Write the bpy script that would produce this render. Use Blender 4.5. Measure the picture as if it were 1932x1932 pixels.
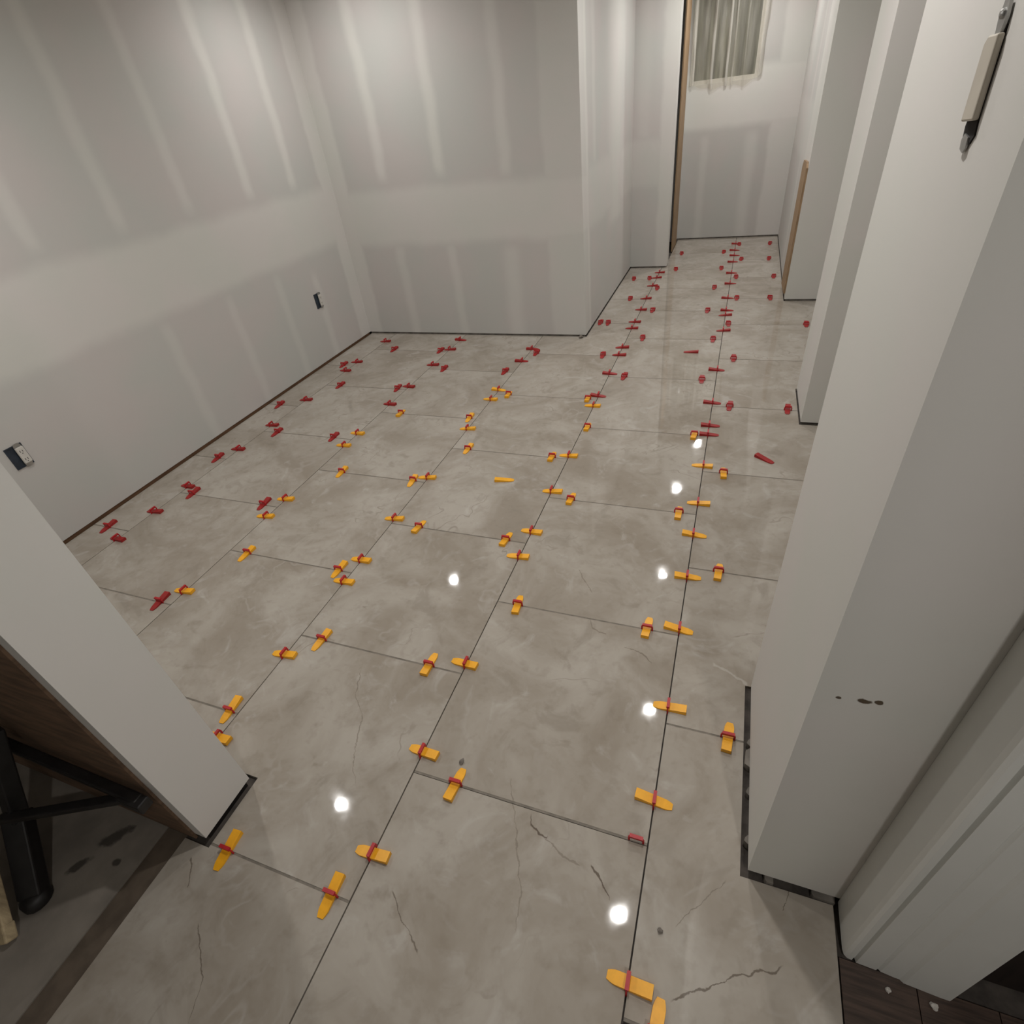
import bpy, bmesh, math, random
from mathutils import Vector, Matrix

# ------------------------------------------------------------------ clear
for o in list(bpy.data.objects):
    bpy.data.objects.remove(o, do_unlink=True)
SC = bpy.context.scene
COL = SC.collection
RNG = random.Random(7)

# ------------------------------------------------------------------ camera
cam_d = bpy.data.cameras.new('camera')
cam_d.sensor_fit = 'HORIZONTAL'
cam_d.sensor_width = 36.0
cam_d.lens = 1032.52 / 1932.0 * 36.0
cam_d.clip_start = 0.02
cam = bpy.data.objects.new('camera', cam_d)
COL.objects.link(cam)
_r = Vector((0.93667414, 0.33334189, -0.10735336))
_u = Vector((-0.12149961, 0.59683165, 0.79311401))
_f = Vector((-0.32845, 0.72984599, -0.59953768))
_m = Matrix((( _r.x, _u.x, -_f.x), (_r.y, _u.y, -_f.y), (_r.z, _u.z, -_f.z))).to_4x4()
_m.translation = Vector((0.02749, -0.47490, 1.39317))
cam.matrix_world = _m
SC.camera = cam

# ------------------------------------------------------------------ world, exposure
world = bpy.data.worlds.new('world')
SC.world = world
world.use_nodes = True
world.node_tree.nodes['Background'].inputs[0].default_value = (1.0, 0.93, 0.86, 1)
world.node_tree.nodes['Background'].inputs[1].default_value = 0.02
SC.view_settings.view_transform = 'Standard'
SC.view_settings.look = 'None'
SC.view_settings.gamma = 1.0
SC.view_settings.use_curve_mapping = False
SC.view_settings.exposure = 0.38
LAMP_W = 6.5            # watts of each ceiling downlight
LAMP_COL = (1.0, 0.973, 0.942)
H = 2.15                # ceiling height

# ------------------------------------------------------------------ node helpers
class NT:
    def __init__(self, name):
        self.mat = bpy.data.materials.new(name)
        self.mat.use_nodes = True
        self.t = self.mat.node_tree
        self.n = self.t.nodes
        self.b = self.n['Principled BSDF']
    def new(self, typ, **kw):
        x = self.n.new(typ)
        for k, v in kw.items():
            setattr(x, k, v)
        return x
    def link(self, a, b):
        self.t.links.new(a, b)
    def put(self, sock, v):
        if hasattr(v, 'is_output'):
            self.link(v, sock)
        else:
            sock.default_value = v
    def math(self, op, a, b=None, c=None, clamp=False):
        x = self.new('ShaderNodeMath', operation=op)
        x.use_clamp = clamp
        self.put(x.inputs[0], a)
        if b is not None: self.put(x.inputs[1], b)
        if c is not None: self.put(x.inputs[2], c)
        return x.outputs[0]
    def smooth(self, v, a, b, lo=0.0, hi=1.0):
        x = self.new('ShaderNodeMapRange', interpolation_type='SMOOTHSTEP')
        self.put(x.inputs['Value'], v)
        x.inputs['From Min'].default_value = a; x.inputs['From Max'].default_value = b
        x.inputs['To Min'].default_value = lo; x.inputs['To Max'].default_value = hi
        return x.outputs[0]
    def noise(self, vec, scale, detail=4.0, rough=0.55, dist=0.0, w=None):
        x = self.new('ShaderNodeTexNoise')
        if w is not None:
            x.noise_dimensions = '4D'
            self.put(x.inputs['W'], w)
        if vec is not None: self.link(vec, x.inputs['Vector'])
        x.inputs['Scale'].default_value = scale
        x.inputs['Detail'].default_value = detail
        x.inputs['Roughness'].default_value = rough
        x.inputs['Distortion'].default_value = dist
        return x
    def mix(self, f, a, b, mode='MIX'):
        x = self.new('ShaderNodeMix', data_type='RGBA', blend_type=mode)
        self.put(x.inputs[0], f)
        self.put(x.inputs[6], a if hasattr(a, 'is_output') else (*a, 1))
        self.put(x.inputs[7], b if hasattr(b, 'is_output') else (*b, 1))
        return x.outputs[2]
    def bump(self, h, strength, dist):
        x = self.new('ShaderNodeBump')
        x.inputs['Strength'].default_value = strength
        x.inputs['Distance'].default_value = dist
        self.link(h, x.inputs['Height'])
        self.link(x.outputs[0], self.b.inputs['Normal'])
    def pos(self):
        return self.new('ShaderNodeNewGeometry').outputs['Position']
    def obj(self):
        return self.new('ShaderNodeTexCoord').outputs['Object']
    def sep(self, v):
        x = self.new('ShaderNodeSeparateXYZ'); self.link(v, x.inputs[0]); return x.outputs

def simple(name, col, rough=0.5, metal=0.0, var=0.12, scale=30.0, bump=0.0, spec=0.5, stretch=None, stains=()):
    m = NT(name)
    v = m.obj()
    if stretch:
        mp = m.new('ShaderNodeMapping'); m.link(v, mp.inputs[0]); mp.inputs['Scale'].default_value = stretch
        v = mp.outputs[0]
    n = m.noise(v, scale, 5.0)
    f = m.smooth(n.outputs[0], 0.3, 0.7)
    out = m.mix(f, tuple(c * (1 - var) for c in col), tuple(min(1, c * (1 + var)) for c in col))
    if stains:
        s = m.sep(m.pos())
        nn = m.noise(m.pos(), 38.0, 4.0)
        for (sx, sy, rx, ry, ang) in stains:
            dx = m.math('SUBTRACT', s[0], sx); dy = m.math('SUBTRACT', s[1], sy)
            ca, sa = math.cos(ang), math.sin(ang)
            u = m.math('DIVIDE', m.math('ADD', m.math('MULTIPLY', dx, ca), m.math('MULTIPLY', dy, sa)), rx)
            w = m.math('DIVIDE', m.math('SUBTRACT', m.math('MULTIPLY', dy, ca), m.math('MULTIPLY', dx, sa)), ry)
            d = m.math('SQRT', m.math('ADD', m.math('MULTIPLY', u, u), m.math('MULTIPLY', w, w)))
            d = m.math('ADD', d, m.math('MULTIPLY', m.math('SUBTRACT', nn.outputs[0], .5), 1.6))
            out = m.mix(m.smooth(d, 0.6, 1.15, 0.8, 0.0), out, (0.03, 0.025, 0.02))
    m.link(out, m.b.inputs['Base Color'])
    m.b.inputs['Roughness'].default_value = rough
    m.b.inputs['Metallic'].default_value = metal
    m.b.inputs['Specular IOR Level'].default_value = spec
    if bump: m.bump(n.outputs[0], bump, 0.004)
    return m.mat

PAPER = (0.555, 0.540, 0.520)
MUD = (0.665, 0.642, 0.615)

def drywall(name, axis, stripes=(), bands=(), ends=(), chips=(), base=PAPER, mud=MUD, strength=1.0):
    """taped and mudded gypsum board: grey paper with paler joint compound over seams and screw lines"""
    m = NT(name)
    p = m.pos()
    big = m.noise(p, 2.3, 3.0)
    wob = m.noise(p, 5.0, 3.0)
    s = m.sep(p)
    u, z = s[axis], s[2]
    w = m.math('MULTIPLY', m.math('SUBTRACT', wob.outputs[0], 0.5), 0.05)
    uu = m.math('ADD', u, w); zz = m.math('ADD', z, w)
    mask = None
    def add(v, k=1.0):
        nonlocal mask
        if k != 1.0: v = m.math('MULTIPLY', v, k)
        mask = v if mask is None else m.math('MAXIMUM', mask, v)
    for (c, hw, z0, z1, k) in stripes:
        d = m.math('ABSOLUTE', m.math('SUBTRACT', uu, c))
        a = m.smooth(d, hw * 0.2, hw * 1.7, 1.0, 0.0)
        a = m.math('MULTIPLY', a, m.smooth(zz, z0 - .05, z0 + .05))
        a = m.math('MULTIPLY', a, m.smooth(zz, z1 - .05, z1 + .05, 1.0, 0.0))
        add(a, k)
    for (z0, z1, k) in bands:
        add(m.math('MULTIPLY', m.smooth(zz, z0 - .04, z0 + .04), m.smooth(zz, z1 - .04, z1 + .04, 1.0, 0.0)), k)
    for (u0, u1, k) in ends:
        add(m.math('MULTIPLY', m.smooth(uu, u0 - .02, u0 + .02), m.smooth(uu, u1 - .02, u1 + .02, 1.0, 0.0)), k)
    tint = m.mix(m.smooth(big.outputs[0], 0.3, 0.7), tuple(b * t for b, t in zip(base, (0.97, 1.0, 0.99))), tuple(b * t for b, t in zip(base, (1.03, 0.995, 1.0))))
    col = tint
    if mask is not None:
        mt = m.mix(m.smooth(big.outputs[0], 0.35, 0.65), tuple(b * t for b, t in zip(mud, (0.97, 1.0, 0.98))), mud)
        col = m.mix(m.math('MULTIPLY', mask, strength, clamp=True), tint, mt)
    for (cu, cz, ru, rz) in chips:
        du = m.math('DIVIDE', m.math('SUBTRACT', uu, cu), ru)
        dz = m.math('DIVIDE', m.math('SUBTRACT', z, cz), rz)
        d = m.math('SQRT', m.math('ADD', m.math('MULTIPLY', du, du), m.math('MULTIPLY', dz, dz)))
        nn = m.noise(p, 90.0, 4.0)
        d = m.math('ADD', d, m.math('MULTIPLY', m.math('SUBTRACT', nn.outputs[0], .5), 1.2))
        col = m.mix(m.smooth(d, 0.75, 1.05, 1.0, 0.0), col, (0.10, 0.075, 0.05))
    m.link(col, m.b.inputs['Base Color'])
    m.b.inputs['Roughness'].default_value = 0.75
    m.b.inputs['Specular IOR Level'].default_value = 0.25
    return m.mat

def marble(name, veins):
    m = NT(name)
    p0 = m.obj()
    rnd = m.new('ShaderNodeObjectInfo').outputs['Random']
    w = m.math('MULTIPLY', rnd, 37.0)
    cx = m.new('ShaderNodeCombineXYZ'); m.link(w, cx.inputs[2])
    va = m.new('ShaderNodeVectorMath', operation='ADD'); m.link(p0, va.inputs[0]); m.link(cx.outputs[0], va.inputs[1])
    p = va.outputs[0]
    cloud = m.noise(p, 3.0, 5.0, 0.6, 0.7)
    cloud2 = m.noise(p, 8.0, 4.0, 0.6, 1.2)
    base = m.mix(m.smooth(cloud.outputs[0], 0.30, 0.70), (0.292, 0.254, 0.208), (0.418, 0.384, 0.336))
    base = m.mix(m.math('MULTIPLY', m.smooth(cloud2.outputs[0], 0.55, 0.75), 0.45), base, (0.50, 0.475, 0.44))
    base = m.mix(m.math('MULTIPLY', m.smooth(cloud2.outputs[0], 0.45, 0.28), 0.45), base, (0.245, 0.213, 0.175))
    speck = m.noise(p, 24.0, 3.0, 0.6)
    base = m.mix(m.math('MULTIPLY', m.smooth(speck.outputs[0], 0.50, 0.30), 0.22), base, (0.21, 0.175, 0.135))
    # thin wandering veins, sparse
    vn = m.noise(p, 1.9, 4.0, 0.6, 0.4)
    vd = m.math('ABSOLUTE', m.math('SUBTRACT', vn.outputs[0], 0.5))
    gate = cloud.outputs[0]
    vm = m.math('MULTIPLY', m.smooth(vd, 0.0008, 0.005, 1.0, 0.0), m.smooth(gate, 0.52, 0.66))
    base = m.mix(m.math('MULTIPLY', vm, 0.42), base, (0.16, 0.13, 0.10))
    wd = m.math('ABSOLUTE', m.math('SUBTRACT', vn.outputs[0], 0.56))
    wm = m.math('MULTIPLY', m.smooth(wd, 0.001, 0.016, 1.0, 0.0), m.smooth(gate, 0.50, 0.38))
    base = m.mix(m.math('MULTIPLY', wm, 0.20), base, (0.56, 0.535, 0.50))
    p = p0
    # the veins that can be followed in the near tiles
    s = m.sep(p)
    jit = m.noise(p, 45.0, 3.0)
    jj = m.math('MULTIPLY', m.math('SUBTRACT', jit.outputs[0], 0.5), 0.020)
    thick = m.noise(p, 25.0, 2.0)
    for (axis, pts, hw, k, colr) in veins:
        # polyline as a function of the dominant axis
        a = s[axis]; b = m.math('ADD', s[1 - axis], jj)
        pts = sorted(pts)
        a0, a1 = pts[0][0], pts[-1][0]
        b0 = min(q[1] for q in pts); b1 = max(q[1] for q in pts); b1 = max(b1, b0 + 1e-3)
        t = m.math('DIVIDE', m.math('SUBTRACT', a, a0), a1 - a0)
        fc = m.new('ShaderNodeFloatCurve')
        cv = fc.mapping.curves[0]
        fl = [((q[0] - a0) / (a1 - a0), (q[1] - b0) / (b1 - b0)) for q in pts]
        cv.points[0].location = fl[0]; cv.points[-1].location = fl[-1]
        for q in fl[1:-1]:
            cv.points.new(*q)
        for cp in cv.points: cp.handle_type = 'VECTOR'
        fc.mapping.update()
        m.link(t, fc.inputs['Value'])
        y = m.math('ADD', m.math('MULTIPLY', fc.outputs[0], b1 - b0), b0)
        d = m.math('ABSOLUTE', m.math('SUBTRACT', b, y))
        d = m.math('DIVIDE', d, m.math('MULTIPLY', m.smooth(thick.outputs[0], 0.3, 0.7, 0.35, 1.4), hw))
        msk = m.smooth(d, 0.6, 1.6, 1.0, 0.0)
        msk = m.math('MULTIPLY', msk, m.math('MULTIPLY', m.smooth(t, 0.0, 0.06), m.smooth(t, 0.94, 1.0, 1.0, 0.0)))
        base = m.mix(m.math('MULTIPLY', msk, k), base, colr)
    m.link(base, m.b.inputs['Base Color'])
    m.b.inputs['IOR'].default_value = 1.5
    rn = m.noise(p, 12.0, 3.0)
    m.link(m.smooth(rn.outputs[0], 0.3, 0.75, 0.02, 0.055), m.b.inputs['Roughness'])
    wv = m.noise(p, 7.0, 1.0)
    m.bump(wv.outputs[0], 0.035, 0.004)
    return m.mat

DV = (0.10, 0.075, 0.055); FV = (0.17, 0.14, 0.11); LV = (0.60, 0.57, 0.53)
# (dominant axis 0=x 1=y, [(coordinate on that axis, the other)], half width, strength, colour)
VEINS = [
    (0, [(-.280, .083), (-.272, .055), (-.248, .040), (-.224, .040)], .0022, .85, DV),
    (0, [(-.236, .040), (-.184, .012), (-.136, .002)], .0018, .5, FV),
    (0, [(-.116, .012), (-.093, -.006), (-.075, -.026), (-.060, -.043)], .0022, .85, DV),
    (1, [(.151, -.361), (.040, -.306), (-.037, -.273), (-.085, -.249), (-.118, -.245), (-.165, -.236)], .0014, .5, FV),
    (0, [(.171, .067), (.145, .040), (.117, .001), (.092, -.024), (.075, -.051)], .0015, .6, FV),
    (0, [(.281, -.047), (.267, -.065), (.240, -.072), (.219, -.083), (.188, -.095), (.175, -.110), (.162, -.117), (.118, -.145), (.079, -.173)], .0018, .75, DV),
    (1, [(.344, -.939), (.247, -.897), (.200, -.844), (.154, -.826), (.087, -.798), (.047, -.779), (.005, -.735)], .0015, .55, FV),
    (0, [(-.531, -.172), (-.483, -.213), (-.445, -.237), (-.418, -.259)], .0018, .65, DV),
    (0, [(-1.05, -.262), (-1.031, -.281), (-1.004, -.316)], .0018, .7, DV),
    (0, [(-.925, -.365), (-.872, -.408), (-.835, -.442), (-.820, -.480), (-.808, -.51)], .0016, .65, DV),
    (0, [(-.282, .719), (-.266, .684), (-.216, .668)], .0022, .55, FV),
    (0, [(-.155, .634), (-.099, .626), (-.062, .592)], .0026, .7, FV),
    (1, [(.943, -.377), (.892, -.344), (.838, -.30)], .0024, .5, FV),
    (0, [(.105, .640), (.148, .622), (.205, .592)], .0045, .35, LV),
    (1, [(.088, .296), (.045, .280)], .0013, .7, DV),
]

def tagl(o, label=None, cat=None, group=None, kind=None):
    if label: o['label'] = label
    if cat: o['category'] = cat
    if group: o['group'] = group
    if kind: o['kind'] = kind
    return o

def link(name, me, parent=None, loc=None):
    o = bpy.data.objects.new(name, me)
    COL.objects.link(o)
    if parent is not None: o.parent = parent
    if loc is not None: o.location = loc
    return o

def empty(name, loc, rz=0.0):
    o = bpy.data.objects.new(name, None)
    o.empty_display_size = 0.05
    COL.objects.link(o)
    o.location = loc
    o.rotation_euler = (0, 0, rz)
    return o

def bm_box(bm, x0, x1, y0, y1, z0, z1):
    v = [bm.verts.new(q) for q in ((x0, y0, z0), (x1, y0, z0), (x1, y1, z0), (x0, y1, z0), (x0, y0, z1), (x1, y0, z1), (x1, y1, z1), (x0, y1, z1))]
    for f in ((0, 3, 2, 1), (4, 5, 6, 7), (0, 1, 5, 4), (1, 2, 6, 5), (2, 3, 7, 6), (3, 0, 4, 7)):
        bm.faces.new([v[i] for i in f])
    return v

def bm_prism(bm, poly, z0, z1, axes=(0, 1, 2)):
    """extrude a 2D polygon; axes says which world axes hold (u, v, extrusion)"""
    def P(u, v, w):
        q = [0, 0, 0]; q[axes[0]] = u; q[axes[1]] = v; q[axes[2]] = w; return q
    a = [bm.verts.new(P(u, v, z0)) for u, v in poly]
    b = [bm.verts.new(P(u, v, z1)) for u, v in poly]
    n = len(poly)
    bm.faces.new(a[::-1]); bm.faces.new(b)
    for i in range(n):
        bm.faces.new((a[i], a[(i + 1) % n], b[(i + 1) % n], b[i]))

def bm_bar(bm, p, q, w, h, up=(0, 0, 1)):
    p = Vector(p); q = Vector(q); d = (q - p).normalized()
    s = d.cross(Vector(up)).normalized(); t = s.cross(d)
    vs = []
    for e in (p, q):
        for (i, j) in ((-1, -1), (1, -1), (1, 1), (-1, 1)):
            vs.append(bm.verts.new(e + s * (i * w / 2) + t * (j * h / 2)))
    for f in ((3, 2, 1, 0), (4, 5, 6, 7), (0, 1, 5, 4), (1, 2, 6, 5), (2, 3, 7, 6), (3, 0, 4, 7)):
        bm.faces.new([vs[i] for i in f])

def bm_lathe(bm, prof, n=32, cx=0, cy=0):
    rings = []
    for r, z in prof:
        rings.append([bm.verts.new((cx + r * math.cos(2 * math.pi * i / n), cy + r * math.sin(2 * math.pi * i / n), z)) for i in range(n)])
    for a, b in zip(rings, rings[1:]):
        for i in range(n):
            bm.faces.new((a[i], a[(i + 1) % n], b[(i + 1) % n], b[i]))
    bm.faces.new(rings[-1])
    bm.faces.new(rings[0][::-1])

def finish(bm, name, mat, smooth=False, bevel=0.0, segs=2):
    if bevel:
        bmesh.ops.bevel(bm, geom=list(bm.edges), offset=bevel, segments=segs, affect='EDGES', profile=0.5)
    bmesh.ops.recalc_face_normals(bm, faces=list(bm.faces))
    me = bpy.data.meshes.new(name)
    bm.to_mesh(me); bm.free()
    if mat is not None: me.materials.append(mat)
    if smooth:
        for f in me.polygons: f.use_smooth = True
    return me

def boxes(name, mat, bs, parent=None, bevel=0.0):
    bm = bmesh.new()
    for b in bs: bm_box(bm, *b)
    return link(name, finish(bm, name, mat, bevel=bevel), parent)

def structure(o, label, cat):
    return tagl(o, label, cat, kind='structure')

# ------------------------------------------------------------------ plain materials
M_TILE = marble('polished_cream_marble', [])
M_TILEV = marble('polished_veined_marble', VEINS)
M_THINSET = simple('grey_thinset', (0.060, 0.050, 0.042), 0.9, var=0.35, scale=25)
M_CONCRETE = simple('dusty_concrete', (0.22, 0.195, 0.165), 0.75, var=0.22, scale=6, stains=((-1.285, -.285, .045, .016, .9), (-1.318, -.365, .030, .013, .9), (-1.23, -.33, .012, .008, 0)))
M_SUBBROWN = simple('brown_underlay', (0.105, 0.080, 0.058), 0.8, var=0.2, scale=20)
M_YELLOW = simple('yellow_plastic', (0.88, 0.415, 0.014), 0.42, var=0.06, scale=60)
M_REDW = simple('red_wedge_plastic', (0.31, 0.010, 0.010), 0.5, var=0.12, scale=60)
M_RED = simple('red_clip_plastic', (0.46, 0.012, 0.018), 0.45, var=0.12, scale=60)
M_WOOD = simple('raw_lumber', (0.31, 0.205, 0.115), 0.7, var=0.25, scale=20, stretch=(6, 6, 0.5))
M_WOODB = simple('brown_sill_lumber', (0.20, 0.105, 0.055), 0.7, var=0.25, scale=20, stretch=(6, 0.5, 6))
M_PLY = simple('brown_plywood', (0.155, 0.095, 0.058), 0.7, var=0.3, scale=9, stretch=(1, 1, 6))
M_DARKWOOD = simple('dark_wood_plank', (0.062, 0.040, 0.030), 0.45, var=0.4, scale=18, stretch=(0.6, 8, 1))
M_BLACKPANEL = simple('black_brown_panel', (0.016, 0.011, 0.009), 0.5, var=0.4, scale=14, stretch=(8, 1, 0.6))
M_BLACK = simple('black_metal', (0.012, 0.011, 0.011), 0.5, var=0.3, scale=30)
M_CREAM = simple('pale_lumber', (0.42, 0.33, 0.20), 0.65, var=0.2, scale=25, stretch=(4, 4, 0.6))
M_PAINT = simple('white_trim_paint', (0.68, 0.68, 0.645), 0.42, var=0.03, scale=4)
M_WHITEP = simple('white_plastic', (0.62, 0.60, 0.56), 0.4, var=0.04, scale=20)
M_BEIGEP = simple('beige_plastic', (0.52, 0.475, 0.40), 0.45, var=0.05, scale=20)
M_BLUE = simple('dark_blue_box_plastic', (0.020, 0.030, 0.045), 0.5, var=0.2, scale=30)
M_STEEL = simple('galvanised_steel', (0.42, 0.42, 0.41), 0.35, 0.9, var=0.15, scale=40)
M_JOINT = simple('grey_brown_joint_filler', (0.185, 0.163, 0.135), 0.85, var=0.2, scale=40)
M_FOOT = simple('grey_brown_wall_foot', (0.20, 0.18, 0.155), 0.9, var=0.35, scale=14)  # mottled mid grey-brown for plates under the board and mortar dabs
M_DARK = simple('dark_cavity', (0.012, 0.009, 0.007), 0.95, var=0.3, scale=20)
M_CRUMB = simple('mortar_crumb', (0.16, 0.14, 0.12), 0.9, var=0.4, scale=120, bump=0.6)
M_CHIPW = simple('pale_plaster_crumb', (0.55, 0.52, 0.48), 0.9, var=0.2, scale=120, bump=0.4)
M_CEIL = simple('ceiling_board', (0.80, 0.785, 0.76), 0.8, var=0.03, scale=3)

# ================================================================== THE SETTING
GAP = 0.0036            # open long joint between tiles
CGAP = 0.0056           # cross joint
TW = 0.612
TL = 0.63107
OFF = {-1: 0.4077, 0: 0.0903, 1: -0.2225, 2: 0.0943, 3: 0.4038, 4: 0.0943, -2: 0.0903}

def row_y(col, k):
    y = OFF[col] + k * TL
    return y - 0.1 * max(0.0, y - 3.3)

# where tiles lie: rectangles up to a finger's breadth from each wall
REG = [
    (-1.100, 0.376, -1.30, -0.232),
    (-1.022, 0.376, -0.232, 0.086),
    (-1.022, 0.197, 0.086, 0.585),
    (-1.022, 1.285, 0.585, 2.158),
    (-1.022, 0.405, 2.158, 2.556),
    (-1.022, 1.285, 2.556, 3.265),
    (-2.679, -1.022, -0.050, 3.265),
    (-0.900, 1.285, 3.265, 4.045),
    (-0.900, 0.386, 4.045, 5.045),
    (-0.586, 0.386, 5.045, 6.135),
]

floor = boxes('floor', M_THINSET, [(-2.80, 1.40, -1.80, 6.40, -0.06, -0.0105)])
structure(floor, 'dark grey thinset bed under the polished cream marble floor tiles', 'floor')

ntile = 0
for col in range(-3, 5):
    c = -1 if col in (-1, -3) else col
    x0, x1 = -TW * (col + 1) + GAP / 2, -TW * col - GAP / 2
    for k in range(-3, 11):
        y0, y1 = row_y(c, k) + CGAP / 2, row_y(c, k + 1) - CGAP / 2
        pcs = []
        for (a, b, d, e) in REG:
            q = (max(x0, a), min(x1, b), max(y0, d), min(y1, e))
            if q[1] - q[0] > 0.006 and q[3] - q[2] > 0.006: pcs.append(q)
        if not pcs: continue
        bm = bmesh.new()
        for q in pcs: bm_box(bm, q[0], q[1], q[2], q[3], -0.0100, 0.0)
        bmesh.ops.recalc_face_normals(bm, faces=list(bm.faces))
        me = bpy.data.meshes.new('tile'); bm.to_mesh(me); bm.free()
        me.materials.append(M_TILEV if y0 < 1.0 and x0 > -1.3 else M_TILE)
        # lippage: each tile tips by a hair about its own middle
        cx, cy = (x0 + x1) / 2, (y0 + y1) / 2
        t = link('tile', me, floor)
        rx, ry = RNG.uniform(-1, 1) * 0.0007, RNG.uniform(-1, 1) * 0.0007
        mm = Matrix.Translation((cx, cy, 0)) @ Matrix.Rotation(rx, 4, 'X') @ Matrix.Rotation(ry, 4, 'Y') @ Matrix.Translation((-cx, -cy, 0))
        t.matrix_local = mm
        ntile += 1
        for q in pcs:
            if q[2] == y0:
                boxes('joint_filler', M_JOINT, [(q[0], q[1], y0 - CGAP + .0001, y0 - .0001, -0.0104, -0.0006)], floor)

o = boxes('floor_hall', M_CONCRETE, [(-3.2, -1.168, -1.80, -0.222, -0.010, -0.001)])
structure(o, 'dusty grey floor with dark smears beyond the cut tile edge, lower left', 'floor')
o = boxes('trim_1', M_SUBBROWN, [(-1.167, -1.1015, -1.80, -0.225, -0.010, -0.004)])
structure(o, 'brown underlay strip along the cut edge of the near left tile', 'strip')

wf = boxes('floor_landing', M_THINSET, [(0.378, 1.40, -1.80, -0.002, -0.0104, -0.008)])
structure(wf, 'dark brown wood floor beside the door casing, lower right', 'floor')
for i in range(6):
    x = 0.379 + i * 0.127
    boxes('plank', M_DARKWOOD, [(x, x + 0.1255, -1.80, -0.003, -0.008, 0.0005)], wf, bevel=0.0006)

# ---- walls: taped gypsum board hung a little above the floor, on a sill plate
ZB = 0.012
S = 0.035
def st(us, hw, z0, z1, k=1.0): return [(u, hw, z0, z1, k) for u in us]

M_WL = drywall('drywall_left', 1,
    stripes=st((0.35, 0.76, 1.16, 1.583, 1.995), .032, 1.10, 2.3, .62) + st((2.466, 2.868), .034, 1.10, 2.3, .95)
          + st((1.56, 2.02, 2.44), .030, -.1, .66, .45) + st((2.80,), .034, -.1, .58, .6),
    bands=((.70, 1.045, .85),), ends=((3.14, 3.40, .9),))
M_WB = drywall('drywall_back', 0,
    stripes=st((-2.272, -1.838), .036, 1.06, 2.3, .95) + st((-1.388,), .036, 1.02, 2.3, .7)
          + st((-2.262, -1.845), .034, -.1, .64, .6) + st((-1.41,), .055, -.1, .60, .6),
    bands=((.645, .99, .8),), ends=((-2.9, -2.575, .85), (-1.14, -.5, .55)))
M_WJ = drywall('drywall_jog', 1, stripes=[(4.32, .22, .55, 2.3, .7), (3.62, .04, 1.0, 2.3, .5)], bands=((.66, 1.0, .5),), ends=((3.2, 3.44, .9),))
M_WN = drywall('drywall_nook', 0, stripes=[(-.82, .05, 1.0, 2.3, .4)], bands=((.66, 1.0, .5),), ends=((-.68, -.5, .8),))
M_WF = drywall('drywall_far', 0, stripes=[(-.40, .035, -.1, .9, .35), (.02, .05, -.1, .9, .45)], bands=((.96, 1.40, .8),), ends=((.17, .6, .6),), base=(0.50, .485, .465))
M_WH = drywall('drywall_hall', 1, stripes=[(4.9, .05, -.1, 2.3, .5)], bands=((.8, 1.15, .5),), ends=((4.0, 4.55, .8),))
M_WP = drywall('drywall_pale', 0, bands=((-.1, 2.4, 1.0),))
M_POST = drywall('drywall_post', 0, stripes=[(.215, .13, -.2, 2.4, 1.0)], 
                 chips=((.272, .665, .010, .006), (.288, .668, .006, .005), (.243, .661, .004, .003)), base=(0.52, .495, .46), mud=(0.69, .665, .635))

def wall(name, mat, bs, label, sill=None, gapm=None, zb=0.020):
    """bs: plan rectangles (x0,x1,y0,y1) of gypsum board; sill: plan rectangles of the plate that shows under it"""
    o = boxes(name, mat, [(a, b, c, d, zb, H) for (a, b, c, d) in bs])
    structure(o, label, 'wall')
    for q in (sill or ()):
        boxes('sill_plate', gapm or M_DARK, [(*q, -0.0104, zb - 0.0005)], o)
    return o

wall('wall_left', M_WL, [(-2.81, -2.69, -0.05, 3.39)], 'long taped drywall wall with two open outlets, left of the tiles',
     [(-2.80, -2.700, -0.04, 3.26)], M_WOODB, 0.013)
wall('wall_back', M_WB, [(-2.69, -0.905, 3.27, 3.39)], 'taped drywall wall closing the left side of the room, facing the camera',
     [(-2.689, -0.915, 3.278, 3.38)], M_FOOT, 0.011)
wall('wall_jog', M_WJ, [(-1.025, -0.905, 3.39, 5.17)], 'narrow drywall return running away from the outer corner into the passage',
     [(-1.02, -0.912, 3.40, 5.16)], M_FOOT, 0.011)
wall('wall_nook', M_WN, [(-0.905, -0.572, 5.05, 5.17)], 'narrow drywall face left of the dark gap and the bare wooden jamb',
     [(-0.90, -0.58, 5.056, 5.16)], M_FOOT, 0.011)
# far wall with a recess behind plastic sheeting
WX0, WX1, WZ0, WZ1 = -0.580, 0.005, 1.305, 2.02
o = boxes('wall_far', M_WF, [(-0.80, 0.51, 6.14, 6.26, ZB, WZ0), (-0.80, WX0, 6.14, 6.26, WZ0, H), (WX1, 0.51, 6.14, 6.26, WZ0, H), (WX0, WX1, 6.14, 6.26, WZ1, H)])
structure(o, 'far end wall of the passage with plastic sheeting over its opening', 'wall')
boxes('sill_plate', M_FOOT, [(-0.79, 0.50, 6.147, 6.25, -0.0104, ZB - .0005)], o)
wall('wall_right_far', M_WH, [(0.39, 0.51, 4.17, 6.14)], 'narrow drywall strip along the right side of the far passage',
     [(0.398, 0.50, 4.18, 6.13)], M_FOOT, 0.011)
wall('wall_right_return', M_WP, [(0.39, 1.30, 4.05, 4.17)], 'pale drywall face right of the bare wooden strip, in the far passage',
     [(0.40, 1.29, 4.058, 4.16)], M_FOOT, 0.011)
wall('wall_right_middle', M_WP, [(0.41, 1.30, 2.165, 2.55)], 'pale drywall pier between the near white post and the far passage',
     [(0.418, 1.29, 2.175, 2.54)], M_FOOT, 0.011)
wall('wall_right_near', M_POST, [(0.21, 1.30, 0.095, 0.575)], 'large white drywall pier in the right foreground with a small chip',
     [(0.222, 1.29, 0.110, 0.565)])
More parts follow.
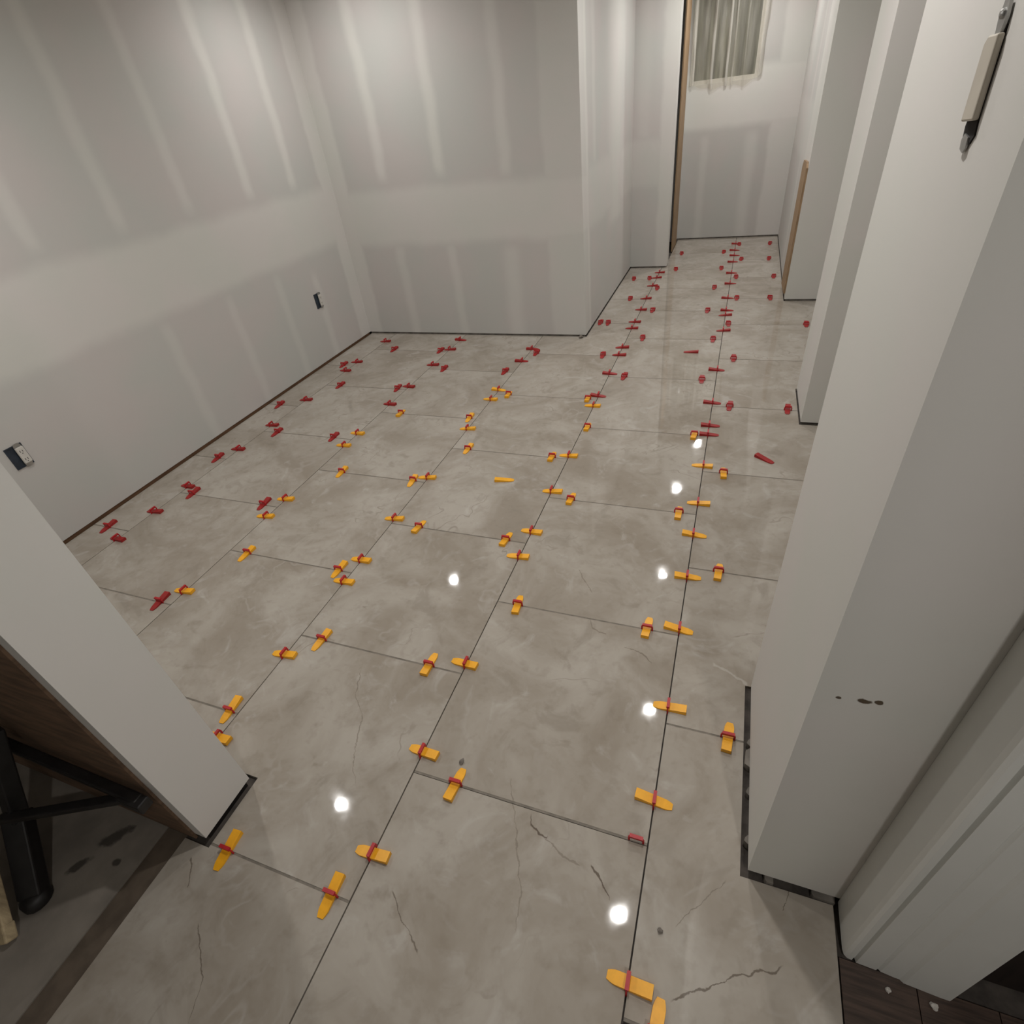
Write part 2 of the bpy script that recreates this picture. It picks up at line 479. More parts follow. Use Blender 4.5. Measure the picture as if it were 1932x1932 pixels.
wall('wall_right', M_WP, [(1.30, 1.42, -1.80, 6.26)], 'drywall wall on the far side of the right hand opening')
ws = wall('wall_left_near', M_WP, [(-2.81, -1.03, -0.22, -0.064)], 'white drywall stub end in the left foreground beside the black stand',
     [(-2.80, -1.042, -0.210, -0.072)])
boxes('plywood_facing', M_PLY, [(-2.80, -1.066, -0.226, -0.2203, 0.004, H - .01)], ws)
wall('wall_near', M_WP, [(-3.2, 1.30, -1.92, -1.80)], 'wall behind the camera')
wall('wall_hall', M_WP, [(-3.32, -3.2, -1.92, -0.22)], 'wall at the left end of the dark hall')
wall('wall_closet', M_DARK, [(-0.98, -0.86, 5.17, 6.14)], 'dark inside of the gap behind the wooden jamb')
o = boxes('ceiling', M_CEIL, [(-3.35, 1.45, -1.95, 6.45, H, H + .05)])
structure(o, 'plain white ceiling above the room', 'ceiling')

wn = bpy.data.objects['wall_right_near']
for (y0_, y1_, x0_) in ((0.335, 0.385, 0.199), (0.150, 0.170, 0.2015), (0.395, 0.415, 0.2035), (0.265, 0.285, 0.204)):
    bm = bmesh.new()
    bm_prism(bm, [(x0_, y0_ + .006), (0.2095, y0_), (0.2215, y0_), (0.2215, y1_), (0.2095, y1_), (x0_ + .002, y1_ - .007)], -0.0100, 0.006 + RNG.uniform(0, .01))
    link('mortar_dab', finish(bm, 'mortar_dab', M_FOOT), wn)
for (x0_, x1_) in ((0.245, 0.262), (0.335, 0.378)):
    bm = bmesh.new()
    bm_prism(bm, [(x0_, 0.0935), (x0_ + .004, 0.0885), (x1_, 0.0875), (x1_, 0.0935), (x1_, .108), (x0_, .108)], -0.0100, 0.008)
    link('mortar_dab', finish(bm, 'mortar_dab', M_FOOT), wn)

# ---- bare wooden jamb at the left of the far passage
o = boxes('trim_2', M_WOOD, [(-0.600, -0.590, 5.62, 6.00, 0.0, H)])
structure(o, 'bare wooden jamb beside the plastic sheeting at the passage end', 'jamb')
o = boxes('trim_3', M_WH, [(-0.700, -0.600, 6.00, 6.14, ZB, H)])
structure(o, 'short drywall strip between wooden jamb and far wall', 'wall')
# bare wooden strip low on the right return
bm = bmesh.new()
bm_prism(bm, [(4.07, .045), (4.42, .02), (4.42, .80), (4.36, .845), (4.12, .86), (4.07, .83)], 0.377, 0.3895, (1, 2, 0))
o = link('trim_4', finish(bm, 'trim_4', M_WOOD))
structure(o, 'bare wooden strip on the low edge of the far right corner', 'strip')

# ---- door jamb and casing at the right, in profile, running up
bm = bmesh.new()
prof = [(0.385, 0.0945), (0.385, 0.012), (0.387, 0.004), (0.392, 0.0), (0.400, -0.001), (0.402, 0.004), (0.405, 0.004), (0.407, -0.003),
        (0.440, -0.004), (0.444, -0.001), (0.448, -0.004), (0.470, -0.006), (0.478, -0.006), (0.484, -0.010), (0.540, -0.013), (0.556, -0.013), (0.560, -0.008), (0.560, 0.0945)]
bm_prism(bm, prof, 0.002, H)
dr = link('door_1', finish(bm, 'door_1', M_PAINT))
structure(dr, 'white moulded door casing running up the right edge, beside the pier', 'door casing')
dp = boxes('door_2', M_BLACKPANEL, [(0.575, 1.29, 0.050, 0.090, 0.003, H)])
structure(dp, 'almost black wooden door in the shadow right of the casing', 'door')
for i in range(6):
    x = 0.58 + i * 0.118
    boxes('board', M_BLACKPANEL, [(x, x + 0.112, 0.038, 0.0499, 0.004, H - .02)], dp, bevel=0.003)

# ---- opening in the far wall, under loose plastic
M_GLASSB = simple('dim_pane', (0.19, 0.19, 0.155), 0.3, var=0.45, scale=3, stretch=(6, 1, .35))
fr = boxes('window_1', M_WHITEP, [(WX0, WX0 + .03, 6.20, 6.25, WZ0, WZ1), (WX1 - .03, WX1, 6.20, 6.25, WZ0, WZ1), (WX0 + .03, WX1 - .03, 6.20, 6.25, WZ0, WZ0 + .03), (WX0 + .03, WX1 - .03, 6.20, 6.25, WZ1 - .03, WZ1)])
structure(fr, 'opening in the far wall covered with loose clear plastic sheeting', 'window')
boxes('pane', M_GLASSB, [(WX0 + .03, WX1 - .03, 6.222, 6.230, WZ0 + .03, WZ1 - .03)], fr)
FOLDS = ((-.553, .020, .62), (-.392, .022, .60), (-.262, .018, .66), (-.215, .012, .45), (-.12, .014, .30), (.015, .030, .55))
mp = NT('clear_plastic_sheet')
mp.b.inputs['Base Color'].default_value = (0.62, 0.60, 0.55, 1)
mp.b.inputs['Roughness'].default_value = 0.16
tr = mp.new('ShaderNodeBsdfTransparent'); tr.inputs[0].default_value = (0.93, 0.92, 0.88, 1)
ms = mp.new('ShaderNodeMixShader')
mg = mp.new('ShaderNodeMapping'); mp.link(mp.obj(), mg.inputs[0]); mg.inputs['Scale'].default_value = (4.0, 1.0, 0.35)
nz = mp.noise(mg.outputs[0], 6.0, 2.0)
fac = mp.smooth(nz.outputs[0], 0.35, 0.7, 0.10, 0.26)
sx = mp.sep(mp.obj())[0]
for (fx, fw, fk) in FOLDS:      # gathered folds are several layers thick
    dd = mp.math('ABSOLUTE', mp.math('SUBTRACT', sx, fx))
    fac = mp.math('MAXIMUM', fac, mp.smooth(dd, fw * .2, fw, fk, 0.0))
mp.link(fac, ms.inputs[0])
mp.link(tr.outputs[0], ms.inputs[1]); mp.link(mp.b.outputs[0], ms.inputs[2])
mp.link(ms.outputs[0], mp.n['Material Output'].inputs[0])
bm = bmesh.new()
NX, NZ = 110, 26
PX0, PX1 = -0.583, 0.035
grid = []
for i in range(NX + 1):
    u = i / NX
    x = PX0 + (PX1 - PX0) * u
    fold = sum(.022 * math.exp(-((x - fx) / (fw * .8)) ** 2) for fx, fw, fk in FOLDS) + 0.004 * math.sin(u * 41) + 0.003 * math.sin(u * 17 + 1)
    zb = 1.290 - 0.022 * math.sin(u * 2.6) + 0.010 * math.sin(u * 13 + .6) + 0.006 * math.sin(u * 31) + (0.05 * max(0, u - .75) * 4)
    colv = []
    for j in range(NZ + 1):
        v = j / NZ
        z = zb + (2.07 - zb) * v
        k = 1.0 - 0.55 * math.exp(-v * 9)
        y = 6.131 - max(0.0, fold + .008) * k - 0.004 * math.sin(v * 19 + u * 23) * k
        colv.append(bm.verts.new((x + 0.006 * math.sin(v * 7 + u * 9), min(y, 6.136), z)))
    grid.append(colv)
for i in range(NX):
    for j in range(NZ):
        bm.faces.new((grid[i][j], grid[i + 1][j], grid[i + 1][j + 1], grid[i][j + 1]))
link('plastic_sheet', finish(bm, 'plastic_sheet', mp.mat, smooth=True), fr)

# ================================================================== LAMPS (all but the added hall fill seen as white spots mirrored in the tiles)
M_LENS = bpy.data.materials.new('lit_lens'); M_LENS.use_nodes = True
_e = M_LENS.node_tree.nodes['Principled BSDF']
_e.inputs['Base Color'].default_value = (0.9, 0.88, 0.84, 1)
_e.inputs['Emission Color'].default_value = (*LAMP_COL, 1)
_e.inputs['Emission Strength'].default_value = 40.0
LAMPS = [(-2.09, 2.71, 'over the back left of the room'), (-1.96, 0.62, 'over the front left of the room'),
         (-0.135, 0.57, 'above the nearest long joint'), (-0.157, 1.84, 'above the middle of the floor'),
         (-0.245, 3.21, 'at the mouth of the passage'), (-0.275, 4.56, 'half way down the passage'), (-0.14, 5.58, 'before the far wall'), (0.50, -1.00, 'added as unseen fill in the hall behind the camera')]  # last one is an unseen fill, added to brighten the near pier front
for (x, y, where) in LAMPS:
    e = empty('ceiling_downlight', (x, y, H))
    tagl(e, 'round white ceiling downlight ' + where, 'downlight', 'ceiling downlights')
    bm = bmesh.new()
    ring = [(0.031, 0.0), (0.031, -0.009), (0.040, -0.011), (0.068, -0.006), (0.070, 0.0)]
    n = 36
    rr = [[bm.verts.new((r * math.cos(2 * math.pi * i / n), r * math.sin(2 * math.pi * i / n), z)) for i in range(n)] for r, z in ring]
    for a, b in zip(rr, rr[1:] + rr[:1]):
        for i in range(n): bm.faces.new((a[i], a[(i + 1) % n], b[(i + 1) % n], b[i]))
    link('trim_ring', finish(bm, 'trim_ring', M_WHITEP, smooth=True), e)
    bm = bmesh.new()
    bm_lathe(bm, [(0.0305, -0.001), (0.0305, -0.006), (0.025, -0.0075), (0.01, -0.008)], 36)
    link('lens', finish(bm, 'lens', M_LENS), e)
    ld = bpy.data.lights.new('lamp', 'AREA')
    ld.shape = 'DISK'; ld.size = 0.058
    ld.spread = math.radians(168)
    ld.energy = LAMP_W * (1.0 if y < -.5 else 0.82 if x < -1 and y > 2 else 1.0); ld.color = LAMP_COL
    lo = bpy.data.objects.new('lamp', ld)
    COL.objects.link(lo); lo.parent = e; lo.location = (0, 0, -0.012)

# ================================================================== LEVELLING WEDGES AND CLIPS
def wedge_mesh(name, mat, L1=0.043, L2=0.046):
    """side profile in (x,z) swept across y with the thin end narrowing to a rounded tip; ribbed top"""
    bm = bmesh.new()
    st_ = []
    N = 12
    for i in range(N + 1):
        t = i / N
        x = -L1 + (L1 + L2) * t
        top = 0.0135 - 0.0112 * t
        hw = 0.0125 if t < .8 else 0.0125 - 0.005 * ((t - .8) / .2) ** 1.6
        st_.append([bm.verts.new(q) for q in ((x, -hw, 0.0004), (x, hw, 0.0004), (x, hw * .96, top), (x, -hw * .96, top))])
    for a, b in zip(st_, st_[1:]):
        for i in range(4): bm.faces.new((a[i], a[(i + 1) % 4], b[(i + 1) % 4], b[i]))
    bm.faces.new(st_[0]); bm.faces.new(st_[-1][::-1])
    return finish(bm, name, mat)

def clip_mesh():
    """bridge of red plastic standing in the joint: two feet, two posts, a crowned bar"""
    bm = bmesh.new()
    t = 0.0016
    outer = [(-.0185, -.008), (-.0185, .013), (-.0150, .0205), (-.0090, .0240), (.0090, .0240), (.0150, .0205), (.0185, .013), (.0185, -.008)]
    inner = [(-.0138, -.008), (-.0138, .0125), (-.0120, .0160), (-.0080, .0172), (.0080, .0172), (.0120, .0160), (.0138, .0125), (.0138, -.008)]
    V = {}
    for s in (-1, 1):
        tk = t
        V[s] = ([bm.verts.new((s * tk, y, z)) for y, z in outer], [bm.verts.new((s * tk, y, z)) for y, z in inner])
    n = len(outer)
    for i in range(n - 1):
        bm.faces.new((V[1][0][i], V[1][0][i + 1], V[1][1][i + 1], V[1][1][i]))
        bm.faces.new((V[-1][0][i], V[-1][1][i], V[-1][1][i + 1], V[-1][0][i + 1]))
        bm.faces.new((V[1][0][i], V[-1][0][i], V[-1][0][i + 1], V[1][0][i + 1]))
        bm.faces.new((V[1][1][i], V[1][1][i + 1], V[-1][1][i + 1], V[-1][1][i]))
    for i in (0, n - 1):
        bm.faces.new((V[1][0][i], V[1][1][i], V[-1][1][i], V[-1][0][i]))
    # pull rib along the crown
    bm_box(bm, -.0040, .0040, -.0152, .0152, .0168, .0238)
    return finish(bm, 'clip', M_RED)

ME_Y = wedge_mesh('wedge', M_YELLOW)
ME_R = wedge_mesh('wedge', M_REDW)
ME_C = clip_mesh()
ORD = ['', 'first', 'second', 'third', 'fourth', 'fifth', 'sixth', 'seventh', 'eighth', 'ninth', 'tenth', 'eleventh', 'twelfth', 'thirteenth', 'fourteenth', 'fifteenth']
LONGN = {0: 'rightmost long joint', 1: 'second long joint from right', 2: 'third long joint from right', 3: 'fourth long joint from right', 4: 'leftmost long joint'}
COLN = {'R': 'right of the rightmost long joint', 0: 'between the two rightmost long joints', 1: 'between second and third long joints',
        2: 'between third and fourth long joints', 3: 'between the two leftmost long joints', 4: 'left of the leftmost long joint'}
CN = {'y': 'yellow', 'r': 'red'}
WEDGES = [
    ('L', 0, 'y', '-', 0.0, -0.17, 0), ('L', 0, 'y', '+', 0.0, 0.192, 0), ('L', 0, 'y', '-', 0.0, 0.459, 0), ('L', 0, 'y', '+', 0.0, 0.745, 0),
    ('L', 0, 'y', '+', 0.0, 0.987, 0), ('L', 0, 'y', '+', 0.0, 1.223, 0), ('L', 0, 'y', '-', 0.0, 1.427, 0), ('L', 0, 'y', '-', 0.0, 1.71, 0),
    ('L', 0, 'r', '+', 0.0, 1.993, 0), ('L', 0, 'r', '+', 0.0, 2.084, 0), ('L', 0, 'r', '+', 0.0, 2.334, 0), ('L', 0, 'r', '+', 0.0, 2.762, 0),
    ('L', 0, 'r', '-', 0.0, 3.412, 0), ('L', 0, 'r', '-', 0.0, 3.722, 0), ('L', 0, 'r', '+', 0.0, 3.826, 0), ('L', 0, 'r', '+', 0.0, 4.112, 0),
    ('L', 0, 'r', '+', 0.0, 4.489, 0), ('L', 0, 'r', '+', 0.0, 4.801, 0), ('L', 0, 'r', '+', 0.0, 5.165, 0), ('L', 0, 'r', '+', 0.0, 5.392, 0),
    ('L', 0, 'r', '+', 0.0, 5.593, 0), ('L', 0, 'r', '+', 0.0, 5.85, 0), ('L', 1, 'y', '-', -0.612, -0.119, 0), ('L', 1, 'y', '-', -0.612, 0.144, 0),
    ('L', 1, 'y', '-', -0.612, 0.445, 0), ('L', 1, 'y', '-', -0.612, 0.958, 0), ('L', 1, 'y', '-', -0.612, 1.11, 0), ('L', 1, 'y', '-', -0.612, 1.396, 0),
    ('L', 1, 'y', '-', -0.612, 1.695, 0), ('L', 1, 'y', '-', -0.612, 2.221, 0), ('L', 1, 'r', '+', -0.612, 2.346, 0), ('L', 1, 'r', '+', -0.612, 2.653, 0),
    ('L', 1, 'r', '-', -0.612, 2.945, 0), ('L', 1, 'r', '-', -0.612, 3.073, 0), ('L', 1, 'r', '-', -0.612, 3.434, 0), ('L', 1, 'r', '-', -0.612, 3.566, 0),
    ('L', 1, 'r', '-', -0.612, 3.839, 0), ('L', 1, 'r', '-', -0.612, 4.113, 0), ('L', 1, 'r', '-', -0.612, 4.46, 0), ('L', 1, 'r', '-', -0.612, 4.698, 0),
    ('L', 1, 'r', '-', -0.612, 4.866, 0), ('L', 2, 'y', '-', -1.224, 0.013, 0), ('L', 2, 'y', '-', -1.224, 0.322, 0), ('L', 2, 'y', '-', -1.224, 0.675, 0),
    ('L', 2, 'y', '-', -1.224, 0.799, 0), ('L', 2, 'y', '-', -1.224, 1.069, 0), ('L', 2, 'y', '-', -1.224, 1.393, 0), ('L', 2, 'y', '-', -1.224, 1.872, 0),
    ('L', 2, 'y', '-', -1.224, 2.226, 0), ('L', 2, 'y', '+', -1.224, 2.356, 0), ('L', 2, 'r', '+', -1.224, 2.795, 0), ('L', 2, 'r', '+', -1.224, 3.008, 0),
    ('L', 3, 'y', '-', -1.836, 0.475, 0), ('L', 3, 'y', '-', -1.836, 0.959, 0), ('L', 3, 'y', '-', -1.836, 1.096, 0), ('L', 3, 'y', '-', -1.836, 1.595, 0),
    ('L', 3, 'y', '-', -1.836, 1.729, 0), ('L', 3, 'r', '-', -1.836, 2.089, 0), ('L', 3, 'r', '-', -1.836, 2.336, 0), ('L', 3, 'r', '-', -1.836, 2.683, 0),
    ('L', 3, 'r', '-', -1.836, 2.961, 0), ('L', 3, 'r', '+', -1.836, 3.149, 0), ('L', 4, 'r', '-', -2.448, 0.666, 0), ('L', 4, 'r', '-', -2.448, 0.874, 0),
    ('L', 4, 'r', '-', -2.448, 1.088, 0), ('L', 4, 'r', '-', -2.448, 1.457, 0), ('L', 4, 'r', '-', -2.448, 1.735, 0), ('L', 4, 'r', '-', -2.448, 2.073, 0),
    ('L', 4, 'r', '-', -2.448, 2.532, 0), ('L', 4, 'r', '-', -2.448, 2.682, 0), ('L', 4, 'r', '-', -2.448, 3.087, 0), ('C', 'R', 'y', 'f', 0.06, -0.223, -1),
    ('C', 'R', 'y', 'f', 0.158, 0.408, 0), ('C', 'R', 'y', 'f', 0.1, 1.039, 1), ('C', 'R', 'y', 'f', 0.086, 1.67, 2), ('C', 'R', 'r', 'n', 0.086, 2.301, 3),
    ('C', 'R', 'r', 'n', 0.36, 2.301, 3), ('C', 'R', 'r', 'n', 0.082, 2.932, 4), ('C', 'R', 'r', 'n', 0.027, 3.537, 5), ('C', 'R', 'r', 'n', 0.508, 3.537, 5),
    ('C', 'R', 'r', 'n', 0.063, 4.105, 6), ('C', 'R', 'r', 'n', 0.295, 4.105, 6), ('C', 'R', 'r', 'n', 0.04, 4.673, 7), ('C', 'R', 'r', 'n', 0.329, 4.673, 7),
    ('C', 'R', 'r', 'n', 0.067, 5.241, 8), ('C', 'R', 'r', 'n', 0.298, 5.241, 8), ('C', 'R', 'r', 'n', 0.033, 5.809, 9), ('C', 'R', 'r', 'n', 0.312, 5.809, 9),
    ('C', 0, 'y', 'f', -0.488, 0.09, 0), ('C', 0, 'c', 'f', -0.027, 0.09, 0), ('C', 0, 'y', 'f', -0.536, 0.721, 1), ('C', 0, 'y', 'f', -0.097, 0.721, 1),
    ('C', 0, 'y', 'f', -0.513, 1.352, 2), ('C', 0, 'y', 'f', -0.067, 1.352, 2), ('C', 0, 'y', 'f', -0.59, 1.984, 3), ('C', 0, 'y', 'f', -0.062, 1.984, 3),
    ('C', 0, 'r', 'n', -0.516, 2.615, 4), ('C', 0, 'r', 'n', -0.075, 2.615, 4), ('C', 0, 'r', 'n', -0.507, 3.246, 5), ('C', 0, 'r', 'n', -0.054, 3.246, 5),
    ('C', 0, 'r', 'n', -0.523, 3.819, 6), ('C', 0, 'r', 'n', -0.127, 3.819, 6), ('C', 0, 'r', 'n', -0.565, 4.387, 7), ('C', 0, 'r', 'n', -0.114, 4.387, 7),
    ('C', 0, 'r', 'n', -0.478, 4.955, 8), ('C', 0, 'r', 'n', -0.09, 4.955, 8), ('C', 0, 'r', 'n', -0.486, 5.523, 9), ('C', 0, 'r', 'n', -0.096, 5.523, 9),
    ('C', 1, 'y', 'n', -0.967, -0.223, 0), ('C', 1, 'y', 'n', -0.66, -0.223, 0), ('C', 1, 'y', 'n', -1.136, 0.409, 1), ('C', 1, 'y', 'f', -0.725, 0.409, 1),
    ('C', 1, 'y', 'f', -1.089, 1.04, 2), ('C', 1, 'y', 'f', -0.697, 1.04, 2), ('C', 1, 'y', 'n', -1.135, 1.671, 3), ('C', 1, 'y', 'f', -0.689, 1.671, 3),
    ('C', 1, 'y', 'f', -1.141, 2.302, 4), ('C', 1, 'y', 'f', -0.663, 2.302, 4), ('C', 1, 'r', 'n', -1.169, 2.933, 5), ('C', 1, 'r', 'n', -0.712, 2.933, 5),
    ('C', 1, 'r', 'n', -0.86, 3.538, 6), ('C', 1, 'r', 'n', -0.803, 3.538, 6), ('C', 1, 'r', 'n', -0.74, 4.106, 7), ('C', 1, 'r', 'n', -0.806, 4.673, 8),
    ('C', 1, 'r', 'n', -0.671, 4.673, 8), ('C', 2, 'y', 'n', -1.254, 0.094, 0), ('C', 2, 'y', 'n', -1.74, 0.725, 1), ('C', 2, 'y', 'n', -1.283, 0.725, 1),
    ('C', 2, 'y', 'n', -1.691, 1.357, 2), ('C', 2, 'y', 'n', -1.286, 1.357, 2), ('C', 2, 'y', 'f', -1.701, 1.988, 3), ('C', 2, 'y', 'n', -1.263, 1.988, 3),
    ('C', 2, 'r', 'n', -1.721, 2.619, 4), ('C', 2, 'r', 'n', -1.281, 2.619, 4), ('C', 3, 'r', 'n', -1.891, 0.404, 0), ('C', 3, 'r', 'n', -2.369, 1.035, 1),
    ('C', 3, 'r', 'n', -1.919, 1.035, 1), ('C', 3, 'r', 'n', -2.347, 1.666, 2), ('C', 3, 'r', 'n', -1.956, 1.666, 2), ('C', 3, 'r', 'n', -2.337, 2.297, 3),
    ('C', 3, 'r', 'n', -1.899, 2.297, 3), ('C', 3, 'r', 'n', -2.282, 2.928, 4), ('C', 3, 'r', 'n', -1.896, 2.928, 4), ('C', 4, 'r', 'n', -2.582, 0.725, 1),
    ('C', 4, 'r', 'n', -2.505, 1.357, 2), ('C', 4, 'r', 'n', -2.588, 1.988, 3), ('C', 4, 'r', 'n', -2.528, 2.619, 4),
]

cnt = {}
rows = {}
for w in WEDGES:
    if w[0] == 'C':
        rows.setdefault((w[1], w[6]), []).append(w[4])
for w in WEDGES:
    typ, j, colr, d, X, Y, k = w
    if typ == 'L':
        rz = 0.0 if d == '+' else math.pi
        key = ('L', j, colr)
        cnt[key] = cnt.get(key, 0) + 1
        label = '%s %s wedge from the front across the %s' % (ORD[cnt[key]], CN[colr], LONGN[j])
        grp = '%s wedges along the %s' % (CN[colr], LONGN[j])
    else:
        rz = math.pi / 2 if d == 'f' else -math.pi / 2
        xs = sorted(rows[(j, k)])
        ks = sorted(q[1] for q in rows if q[0] == j)
        side = '' if len(xs) == 1 else ('left ' if X == xs[0] else 'right ')
        nth = ORD[ks.index(k) + 1]
        if colr == 'c':
            label = 'red clip without a wedge, alone on the nearest cross joint'
        else:
            label = '%s%s wedge on %s clipped cross joint, %s' % (side, CN[colr], nth, COLN[j])
        grp = 'wedges on the cross joints %s' % COLN[j]
    e = empty('levelling_wedge' if colr != 'c' else 'levelling_clip', (X, Y, 0.0), rz)
    tagl(e, label, 'wedge' if colr != 'c' else 'clip', grp if colr != 'c' else None)
    link('clip', ME_C, e)
    if colr != 'c':
        o = link('wedge', ME_Y if colr == 'y' else ME_R, e)
        o.location = (RNG.uniform(-.006, .006), RNG.uniform(-.001, .001), 0.0)
        o.rotation_euler = (0, 0, RNG.uniform(-.10, .10))
for (X, Y, rz, colr, label) in ((-0.852, 1.440, 0.22, 'y', 'loose yellow wedge lying alone in the middle of a tile'),
                                (0.250, 1.812, -0.64, 'r', 'loose red wedge lying on the tile beside the white pier'),
                                (-0.170, 3.023, math.pi - .02, 'r', 'loose red wedge lying on the tile at the passage mouth')):
    o = link('loose_wedge', ME_Y if colr == 'y' else ME_R, None, (X, Y, 0.0))
    o.rotation_euler = (0, 0, rz)
    tagl(o, label, 'wedge', 'loose wedges on the tiles')

# ================================================================== OUTLETS ON THE LEFT WALL
def outlet(y, z, label, swung):
    e = empty('wall_outlet', (-2.69, y, z))
    tagl(e, label, 'outlet', 'open outlets on the left wall')
    # box rim set in the board: four sides and a back
    bm = bmesh.new()
    bm_box(bm, -.0005, .0035, -.036, .034, -.048, -.043); bm_box(bm, -.0005, .0035, -.036, .034, .043, .048)
    bm_box(bm, -.0005, .0035, -.036, -.032, -.043, .043); bm_box(bm, -.0005, .0035, .030, .034, -.043, .043)
    bm_box(bm, -.0005, .0010, -.032, .030, -.043, .043)
    link('box', finish(bm, 'box', M_BLUE), e)
    bm = bmesh.new()
    bm_prism(bm, [(-.010, -.052), (.012, -.052), (.017, -.040), (.017, .040), (.012, .052), (-.010, .052), (-.013, .040), (-.013, -.040)], 0.004, 0.0055, (1, 2, 0))
    yk = link('yoke', finish(bm, 'yoke', M_STEEL), e, (0, swung, 0))
    bm = bmesh.new()
    bm_box(bm, .0055, .013, -.0145, .0175, -.036, .036)
    bmesh.ops.bevel(bm, geom=list(bm.edges), offset=.002, segments=2, affect='EDGES')
    rc = link('receptacle', finish(bm, 'receptacle', M_WHITEP), e, (0, swung, 0))
    for zz in (.018, -.018):
        bm = bmesh.new()
        bm_box(bm, .0131, .0136, -.005, -.003, zz - .004, zz + .005); bm_box(bm, .0131, .0136, .005, .007, zz - .004, zz + .004); bm_box(bm, .0131, .0136, -.0005, .003, zz - .011, zz - .008)
        link('slots', finish(bm, 'slots', M_DARK), rc)
outlet(0.650, 0.425, 'open outlet without cover plate at the left edge of the photo', 0.012)
outlet(2.765, 0.412, 'open outlet without cover plate low on the left wall near the corner', 0.014)

# ================================================================== SWITCH ON THE NEAR PIER
e = empty('light_switch', (0.21, 0.223, 1.362), 0)
tagl(e, 'light switch without cover plate on the white pier, upper right corner', 'switch')
bm = bmesh.new()
bm_prism(bm, [(-.018, -.038), (-.011, -.045), (.013, -.043), (.017, -.034), (.014, -.024), (.008, .032), (-.008, .036), (-.012, -.022)], -0.0014, 0.0002, (1, 2, 0))
link('cavity', finish(bm, 'cavity', M_DARK), e)
bm = bmesh.new()
bm_prism(bm, [(-.016, -.027), (.016, -.030), (.019, .025), (.013, .030), (-.012, .031)], -0.0065, -0.0012, (1, 2, 0))
link('rocker', finish(bm, 'rocker', M_BEIGEP, bevel=.0015), e)
bm = bmesh.new()
bm_prism(bm, [(-.006, .030), (.006, .030), (.010, .040), (.007, .052), (-.005, .052), (-.009, .041)], -0.004, -0.0015, (1, 2, 0))
link('upper_ear', finish(bm, 'upper_ear', M_STEEL), e)
bm = bmesh.new()
bm_lathe(bm, [(.0035, 0), (.0035, .0016), (.002, .0026)], 12)
for v in bm.verts: v.co = Vector((-.004 - v.co.z, v.co.x, v.co.y + .043))
link('screw', finish(bm, 'screw', M_STEEL), e)
bm = bmesh.new()
bm_prism(bm, [(-.010, -.048), (-.004, -.052), (.006, -.050), (.009, -.043), (.004, -.038), (-.008, -.040)], -0.003, -0.0015, (1, 2, 0))
link('lower_ear', finish(bm, 'lower_ear', M_STEEL), e)

# ================================================================== BLACK STAND AND LEANING LUMBER, LOWER LEFT
e = empty('work_stand', (-1.34, -0.40, 0.0))
tagl(e, 'black folding work stand in the shadow behind the white stub wall', 'stand')
def part_bar(name, p, q, w, h, mat, par, org, bev=.004):
    bm = bmesh.new(); bm_bar(bm, Vector(p) - org, Vector(q) - org, w, h)
    return link(name, finish(bm, name, mat, bevel=bev), par)
OG = Vector((-1.34, -0.40, 0.0))
part_bar('leg', (-1.345, -.447, 0.022), (-1.418, -.345, .17), .050, .040, M_BLACK, e, OG)
part_bar('leg', (-1.415, -.350, 0.16), (-1.405, -.262, .40), .046, .036, M_BLACK, e, OG)
part_bar('arm', (-1.062, -.2465, .250), (-1.520, -.2500, .285), .024, .020, M_BLACK, e, OG)
part_bar('brace', (-1.105, -.2475, .240), (-1.420, -.370, .190), .022, .018, M_BLACK, e, OG)
part_bar('hinge', (-1.045, -.2500, .243), (-1.115, -.2500, .247), .030, .030, M_BLACK, e, OG)
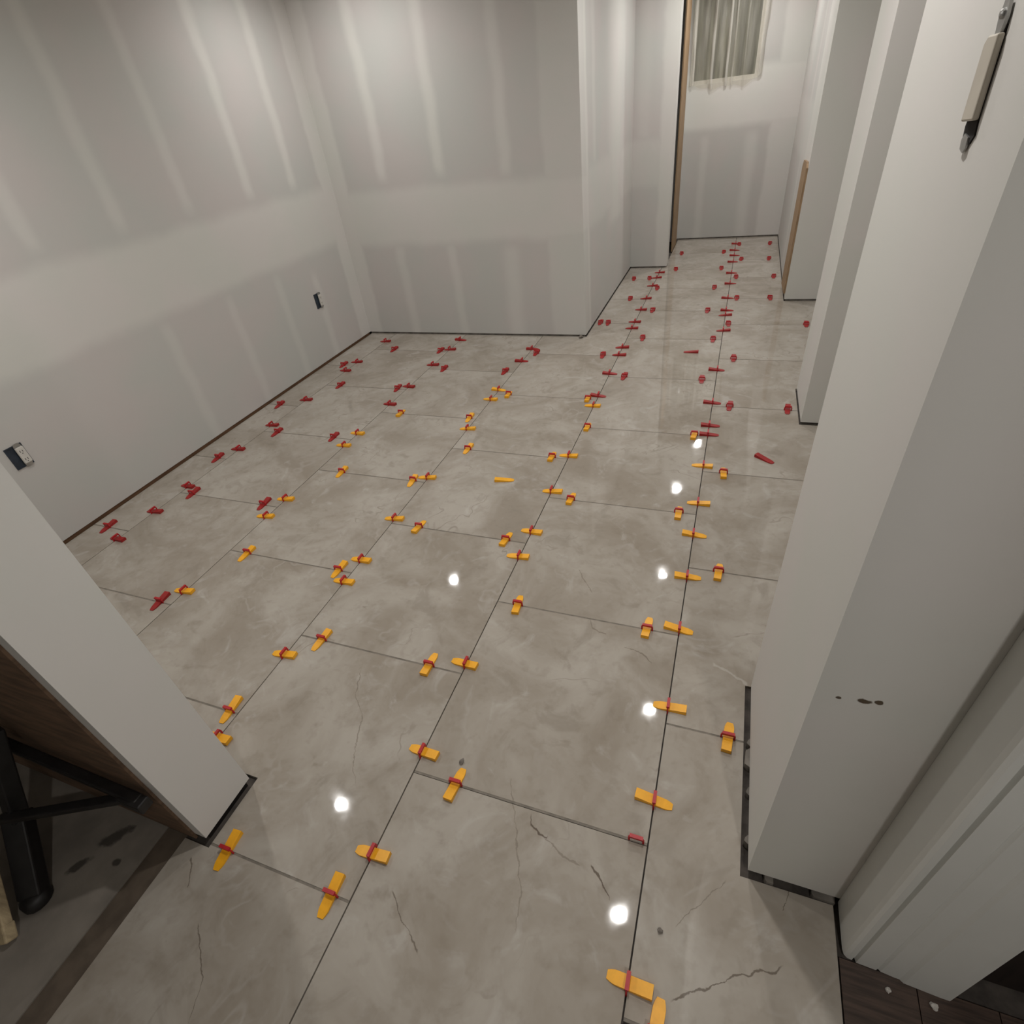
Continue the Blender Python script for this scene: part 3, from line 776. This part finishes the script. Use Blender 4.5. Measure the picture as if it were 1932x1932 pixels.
for (x, y, s) in ((-1.342, -.450, .032),):
    bm = bmesh.new(); bm_lathe(bm, [(s * .8, 0.0), (s, .006), (s * .95, .024), (s * .6, .034)], 14)
    link('rubber_foot', finish(bm, 'rubber_foot', M_BLACK, smooth=True), e, (x - OG.x, y - OG.y, 0))
OB = Vector((-1.325, -.530, 0.0))
e = empty('lumber_leg', OB)
tagl(e, 'pale wooden leg end standing at the lower left edge of the photo', 'board')
bm = bmesh.new()
bm_bar(bm, Vector((0, 0, .012)), Vector((-.120, .130, .20)), .034, .022, (0.3, -1, .2))
link('board', finish(bm, 'board', M_CREAM, bevel=.003), e)
bm = bmesh.new()
bm_bar(bm, Vector((.002, -.002, .010)), Vector((-.016, .018, .038)), .038, .026, (0.3, -1, .2))
link('end_cap', finish(bm, 'end_cap', M_CREAM, bevel=.004), e)

# ================================================================== CRUMBS
def crumb(name, loc, r, mat, label, cat, sq=(1, 1, .6)):
    bm = bmesh.new()
    bmesh.ops.create_icosphere(bm, subdivisions=2, radius=r)
    for v in bm.verts:
        k = 1 + RNG.uniform(-.28, .28)
        v.co = Vector((v.co.x * sq[0] * k, v.co.y * sq[1] * k, v.co.z * sq[2] * k))
    lo = min(v.co.z for v in bm.verts)
    for v in bm.verts: v.co.z -= lo
    o = link(name, finish(bm, name, mat), None, loc)
    tagl(o, label, cat)
crumb('mortar_crumb', (0.047, -0.066, 0.0), .0055, M_CRUMB, 'dark mortar crumb on the nearest tile right of the joint', 'crumb')
crumb('plaster_crumb', (0.456, -0.030, 0.0005), .0045, M_CHIPW, 'tiny pale crumb on the dark wood near the casing corner', 'crumb')
crumb('plaster_crumb', (0.528, -0.030, 0.0005), .0065, M_CHIPW, 'larger pale crumb on the dark wood under the casing', 'crumb')
crumb('mortar_crumb', (-0.935, 3.238, 0.0), .015, M_CRUMB, 'grey mortar lump at the foot of the outer wall corner', 'crumb')
crumb('mortar_crumb', (-0.497, 0.150, 0.0), .006, M_CRUMB, 'grey mortar crumb beyond the tip of the nearest cross joint wedge', 'crumb', (1, 1.4, .6))
